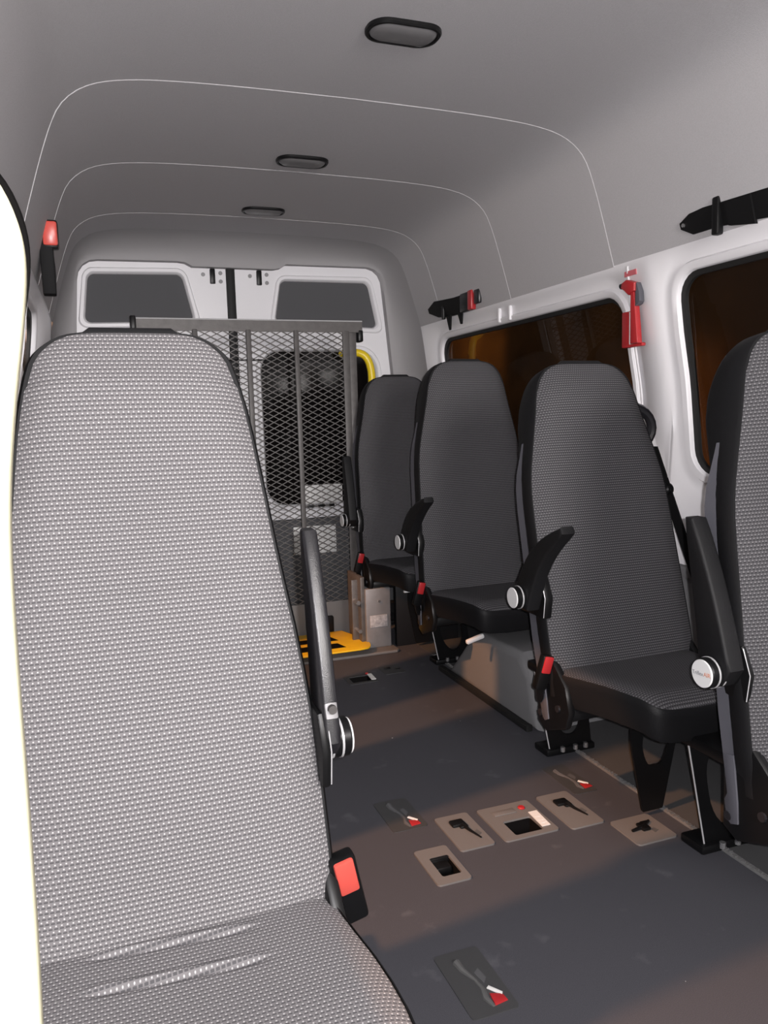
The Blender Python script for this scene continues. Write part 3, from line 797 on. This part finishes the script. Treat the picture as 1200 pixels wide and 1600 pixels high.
b = MB(); b.cyl((-.026, .150), 'y', .010, .036, .058, 14, .003); b.build('striking_tip', 'arm', hm)
prx([(-.048, .075), (-.056, .085), (-.052, .118), (-.038, .150), (-.030, .150), (-.030, .070)], -.034, -.012, .004).build('blade_guard', 'shell', hm)
sk = MB(); X0 = wallx(1.63)
sk.prism([(2.309, 1.6205), (2.372, 1.6195), (2.372, 1.6375), (2.309, 1.6385)], 'x', X0 - .003, X0 + .003)
tag(sk.build('sticker', 'pink'), 'small red rectangular sticker on the white pillar above the hammer', 'sticker')

# ------------------------------------------------------------------ floor anchors
def plate(name, label, r, m='plate', hole=None, h=.0045):
    x0, x1, y0, y1 = r; cx, cy = (x0 + x1) / 2, (y0 + y1) / 2
    t = thing(name, label, 'floor anchor', (cx, cy, 0))
    b = MB(); o = [(x - cx, y - cy) for x, y in rrect(x0, x1, y0, y1, .010, 4, 3)]
    if hole:
        i = [(x - cx, y - cy) for x, y in rrect(*hole, .006, 4, 3)]
        b.loft([[(x, y, 0) for x, y in o], [(x, y, h) for x, y in o], [(x, y, h) for x, y in i], [(x, y, -.001) for x, y in i]], True)
    else:
        b.loft([[(x, y, 0) for x, y in o], [(x, y, h) for x, y in o]], True, True)
    b.build('cover_plate', m, t)
    return t
def pit(t, hole, z=-.045):
    x0, x1, y0, y1 = hole; l = t.location
    b = MB(); q = ((x0, y0), (x1, y0), (x1, y1), (x0, y1))
    b.add([(x - l.x, y - l.y, zz) for zz in (-.001, z) for x, y in q], [(0, 1, 5, 4), (1, 2, 6, 5), (2, 3, 7, 6), (3, 0, 4, 7), (4, 5, 6, 7)])
    b.build('recess', 'pit', t, False)
sq = plate('anchor_plate', 'square grey anchor plate with a black hole, red button and white tag', (.972, 1.140, 1.770, 1.953), hole=HOLES['sq']); pit(sq, HOLES['sq'])
b = MB(); b.cyl((.045, .052), 'z', .011, .003, .010, 16, .003); b.build('red_button', 'red', sq)
b = MB(); b.prism([(.046, -.062), (.072, -.062), (.078, .022), (.050, .022)], 'z', .0046, .0062); b.build('tag', 'label', sq)
for yy in (-.01, -.03, -.045):
    b = MB(); b.box((.053, yy - .002, .0060), (.070, yy + .002, .0065)); b.build('tag_print', 'cap', sq)
b = MB(); b.box((-.05, .035, .0045), (.02, .06, .0075), .002); b.build('ridge', 'plate', sq)
p1 = plate('anchor_plate', 'small grey anchor plate with a rectangular hole, nearest the front seat', (.720, .814, 1.657, 1.822), hole=HOLES['p1']); pit(p1, HOLES['p1'], -.03)
b = MB(); b.box((-.005, -.072 + .02, -.025), (.030, -.035, -.012), .004); b.build('red_catch', 'red', p1)
b = MB(); b.box((-.02, .0, -.026), (.03, .045, -.006), .006); b.box((-.022, .030, -.02), (.034, .040, .004), .003); b.build('latch_block', 'black', p1)
def hookset(t, s=1., dx=0., ang=0.):
    mt = Matrix.Rotation(ang, 4, 'Z')
    b = MB()
    b.box((-.024, .020, .004), (.018, .052, .014), .005, 2, mt); b.box((-.005, .008, .004), (.020, .036, .012), .004, 2, mt)
    b.tube([mt @ Vector(p) for p in ((.008, .022, .010), (.012, -.010, .010), (.026, -.055, .008))], [.006, .004, .002], 8)
    b.build('hook', 'black', t)
    b = MB(); b.prism([(.022, -.042), (.040, -.030), (.036, -.008), (.020, -.020)], 'z', .0044, .0056, mtx=mt); b.build('worn_patch', 'groove', t)
p2 = plate('anchor_plate', 'grey anchor plate with a black hook, left of the square plate', (.840, .943, 1.775, 1.958)); hookset(p2)
p4 = plate('anchor_plate', 'grey anchor plate with a black hook, right of the square plate', (1.172, 1.279, 1.756, 1.955)); hookset(p4)
p5 = plate('anchor_plate', 'grey anchor plate beside the seat feet with a small black catch across it', (1.285, 1.413, 1.616, 1.747))
b = MB(); b.box((-.010, -.016, .004), (.016, .020, .014), .004); b.tube([(-.038, -.004, .008), (.0, .0, .010), (.036, .022, .009)], [.004, .006, .004], 8); b.box((.004, .012, .006), (.030, .022, .014), .003); b.build('catch', 'black', p5)
b = MB(); b.prism([(.018, -.030), (.034, -.022), (.030, -.006), (.016, -.014)], 'z', .0044, .0056); b.build('worn_patch', 'groove', p5)
def dark_plate(label, r, bright=True, tagc='red'):
    t = plate('anchor_plate', label, r, 'plate_dk', h=.002)
    b = MB(); b.tube(smooth_poly([(-.012, .060, .002), (-.008, .030, .002), (.004, -.010, .002), (.0, -.05, .002), (.008, -.075, .002)], 2), [.008] * 2 + [.005] * 16 + [.007], 8) if 0 else b.tube([(-.012, .062, .001), (-.010, .035, .001), (.002, .0, .001), (.004, -.03, .001), (-.002, -.055, .001), (.004, -.078, .001)], [.009, .007, .004, .006, .007, .004], 8)
    b.build('groove', 'groove' if bright else 'inset', t)
    b = MB(); b.prism([(.008, .02), (.022, .03), (.026, .0), (.014, -.015)], 'z', .0015, .003); b.build('worn_patch', 'inset', t)
    b = MB(); b.prism([(.012, -.030), (.018, -.026), (.036, -.052), (.032, -.058)], 'z', .002, .006, .001); b.build('white_edge', 'label', t)
    b = MB(); b.prism([(.010, -.045), (.034, -.055), (.036, -.074), (.006, -.078)], 'z', .002, .005, .001); b.build('red_tag', 'red', t)
    return t
dark_plate('dark anchor plate with a pale groove and red tag at the foot of the picture', (.604, .707, 1.238, 1.430))
dark_plate('dark flush anchor plate beside the foreground buckle, left of the hook plates', (.710, .815, 1.937, 2.116), False)
dark_plate('dark flush anchor plate with white and red tag near the seat frame', (1.296, 1.376, 1.925, 2.120), False)
fr = plate('anchor_plate', 'far floor anchor with a black hole and white tag by the yellow plate', (.975, 1.108, 3.155, 3.270), 'plate_dk', hole=HOLES['far'], h=.002); pit(fr, HOLES['far'])
b = MB(); b.prism([(.040, -.032), (.062, -.032), (.066, .048), (.046, .048)], 'z', .002, .004); b.build('tag', 'label', fr)
b = MB(); b.cyl((.047, .054), 'z', .007, .002, .007, 12); b.build('red_button', 'red', fr)
f2 = plate('anchor_plate', 'faint dark floor anchor between the metal column and the wheel arch', (1.165, 1.262, 3.22, 3.34), 'plate_dk', h=.002)
b = MB(); b.box((-.03, .01, .001), (.0, .03, .006), .002); b.box((.01, -.01, .001), (.04, .0, .005), .002); b.build('catch', 'black', f2)

# ------------------------------------------------------------------ pale post at the left edge, very near the camera
pn = thing('padded_partition', 'pale yellow rounded partition edge with a black seal at the left picture edge', 'partition', (-.12, .5, 0))
edge = [(.0, -.075), (.5, -.066), (.784, -.0545), (.927, -.052), (1.026, -.0515), (1.102, -.0490), (1.161, -.0415), (1.212, -.0325), (1.245, -.0285), (1.268, -.0315), (1.290, -.0415), (1.308, -.058), (1.320, -.080), (1.326, -.11), (1.327, -.20)]
edge = smooth_poly(edge, 2)
def slab(grow, y0, y1, r):
    rings = []
    for y, g in ((y0, -r), (y0 + r * .4, -r * .25), (y0 + r, 0), (y1 - r, 0), (y1, -r)):
        ring = []
        for i, (z, x) in enumerate(edge):
            a = edge[max(i - 1, 0)]; c = edge[min(i + 1, len(edge) - 1)]
            t = Vector((c[1] - a[1], c[0] - a[0])).normalized(); n = Vector((t.y, -t.x))
            ring.append((x + n.x * (g + grow) + .12, y - .5, z + n.y * (g + grow)))
        ring += [(-.20 + .12, y - .5, 0.0)]
        rings.append(ring)
    return MB().loft(rings, True, True)
slab(0, .485, .515, .006).build('panel_body', 'cream', pn, angle=50)
def sealfn():
    b = MB(); pts = []
    for i, (z, x) in enumerate(edge):
        if z < 1.215: continue
        a = edge[max(i - 1, 0)]; c = edge[min(i + 1, len(edge) - 1)]
        t = Vector((c[1] - a[1], c[0] - a[0])).normalized(); n = Vector((t.y, -t.x))
        k = min(1, (z - 1.215) / .07)
        pts.append(((x + n.x * .0005 * k + .12, .008, z + n.y * .0005 * k), -.0002 + .0042 * k + .0003))
    b.tube([p for p, r in pts], [r for p, r in pts], 8); return b
sealfn().build('edge_seal', 'pit', pn)

# ------------------------------------------------------------------ outside: a low wall across the street, asphalt
b = MB(); b.box((6.0, 2.0, -.6), (6.25, 20, 2.75), .02); o = b.build('wall_outside', 'wall_out'); struct(o)
b = MB(); b.add([(-12, -12, -.6), (14, -12, -.6), (14, 24, -.6), (-12, 24, -.6)], [(0, 1, 2, 3)]); o = b.build('ground_outside', 'asphalt', smooth=False); struct(o)

# ------------------------------------------------------------------ camera
R = [[.938, -.068, .341], [-.347, -.101, .933], [-.029, -.993, -.119]]
import mathutils
d = Vector((145 - 600, 667 - 800, 1224)).normalized(); l = Vector((3366, -245, 1224)); l = (l - d * l.dot(d)).normalized(); v = d.cross(l)
Rm = Matrix((l, d, -v))                      # camera (x right, y down, z forward) -> van
right = Rm.col[0]; down = Rm.col[1]; fwd = Rm.col[2]
mw = Matrix((( right[0], -down[0], -fwd[0], 0), (right[1], -down[1], -fwd[1], 0), (right[2], -down[2], -fwd[2], 1.15), (0, 0, 0, 1)))
cam = bpy.data.cameras.new('camera'); co = bpy.data.objects.new('camera', cam); COL.objects.link(co)
co.matrix_world = mw; cam.sensor_fit = 'HORIZONTAL'; cam.sensor_width = 36; cam.lens = 36 * 1224 / 1200
cam.clip_start = .02
sc.camera = co

# ------------------------------------------------------------------ lights
def lamp(name, kind, loc, energy, col, size=.1, target=None, falloff=None, spot=None, blend=.3):
    li = bpy.data.lights.new(name, kind); o = bpy.data.objects.new(name, li); COL.objects.link(o)
    o.location = loc; li.energy = energy; li.color = col
    if kind == 'AREA': li.size = size
    else: li.shadow_soft_size = size
    if spot: li.spot_size = math.radians(spot); li.spot_blend = blend
    if target is not None: o.rotation_euler = (Vector(target) - Vector(loc)).to_track_quat('-Z', 'Y').to_euler()
    if falloff:
        li.use_nodes = True; nt = li.node_tree; em = nt.nodes['Emission']
        f = nt.nodes.new('ShaderNodeLightFalloff'); f.inputs['Strength'].default_value = 1; f.inputs['Smooth'].default_value = .3
        nt.links.new(f.outputs[falloff], em.inputs['Strength'])
    return o
C0 = Vector((0, 0, 1.15))
fl = C0 + right * .020 - down * .012 - fwd * .01
lamp('phone_flash', 'SPOT', fl, 66, (1, .97, .99), .006, fl + fwd, 'Linear', 150, .6)
# sodium street lamps to the left of the van
lamp('street_lamp', 'SPOT', (-6.0, .6, 6.2), 13000, (1, .50, .24), .14, (.5, 1.85, .6), None, 44)
lo = lamp('low_street_lamp', 'AREA', (-6.5, 2.2, -.25), 340, (1, .84, .70), .3, (1.5, 2.2, 1.75))
lo.data.shape = 'RECTANGLE'; lo.data.size = 7.0; lo.data.size_y = .25
lamp('garden_lamp', 'SPOT', (4.9, 11.6, 2.5), 34, (1, .52, .14), .15, (6.0, 11.9, 2.3), None, 110)
lamp('garden_lamp', 'SPOT', (4.6, 6.4, .7), 42, (1, .47, .15), .2, (6.0, 6.7, .6), None, 95)
# added soft fill behind the camera, no seen source, evens light towards the rear
lamp('cab_light', 'AREA', (.85, -1.6, 1.75), 85, (1, .95, .92), .8, (.85, 3.0, 1.0))
w = bpy.data.worlds.new('night'); sc.world = w; w.use_nodes = True
w.node_tree.nodes['Background'].inputs[0].default_value = (.05, .06, .10, 1); w.node_tree.nodes['Background'].inputs[1].default_value = .05

sc.view_settings.view_transform = 'Standard'; sc.view_settings.look = 'None'
sc.view_settings.gamma = 1; sc.view_settings.use_curve_mapping = False
sc.view_settings.exposure = 0
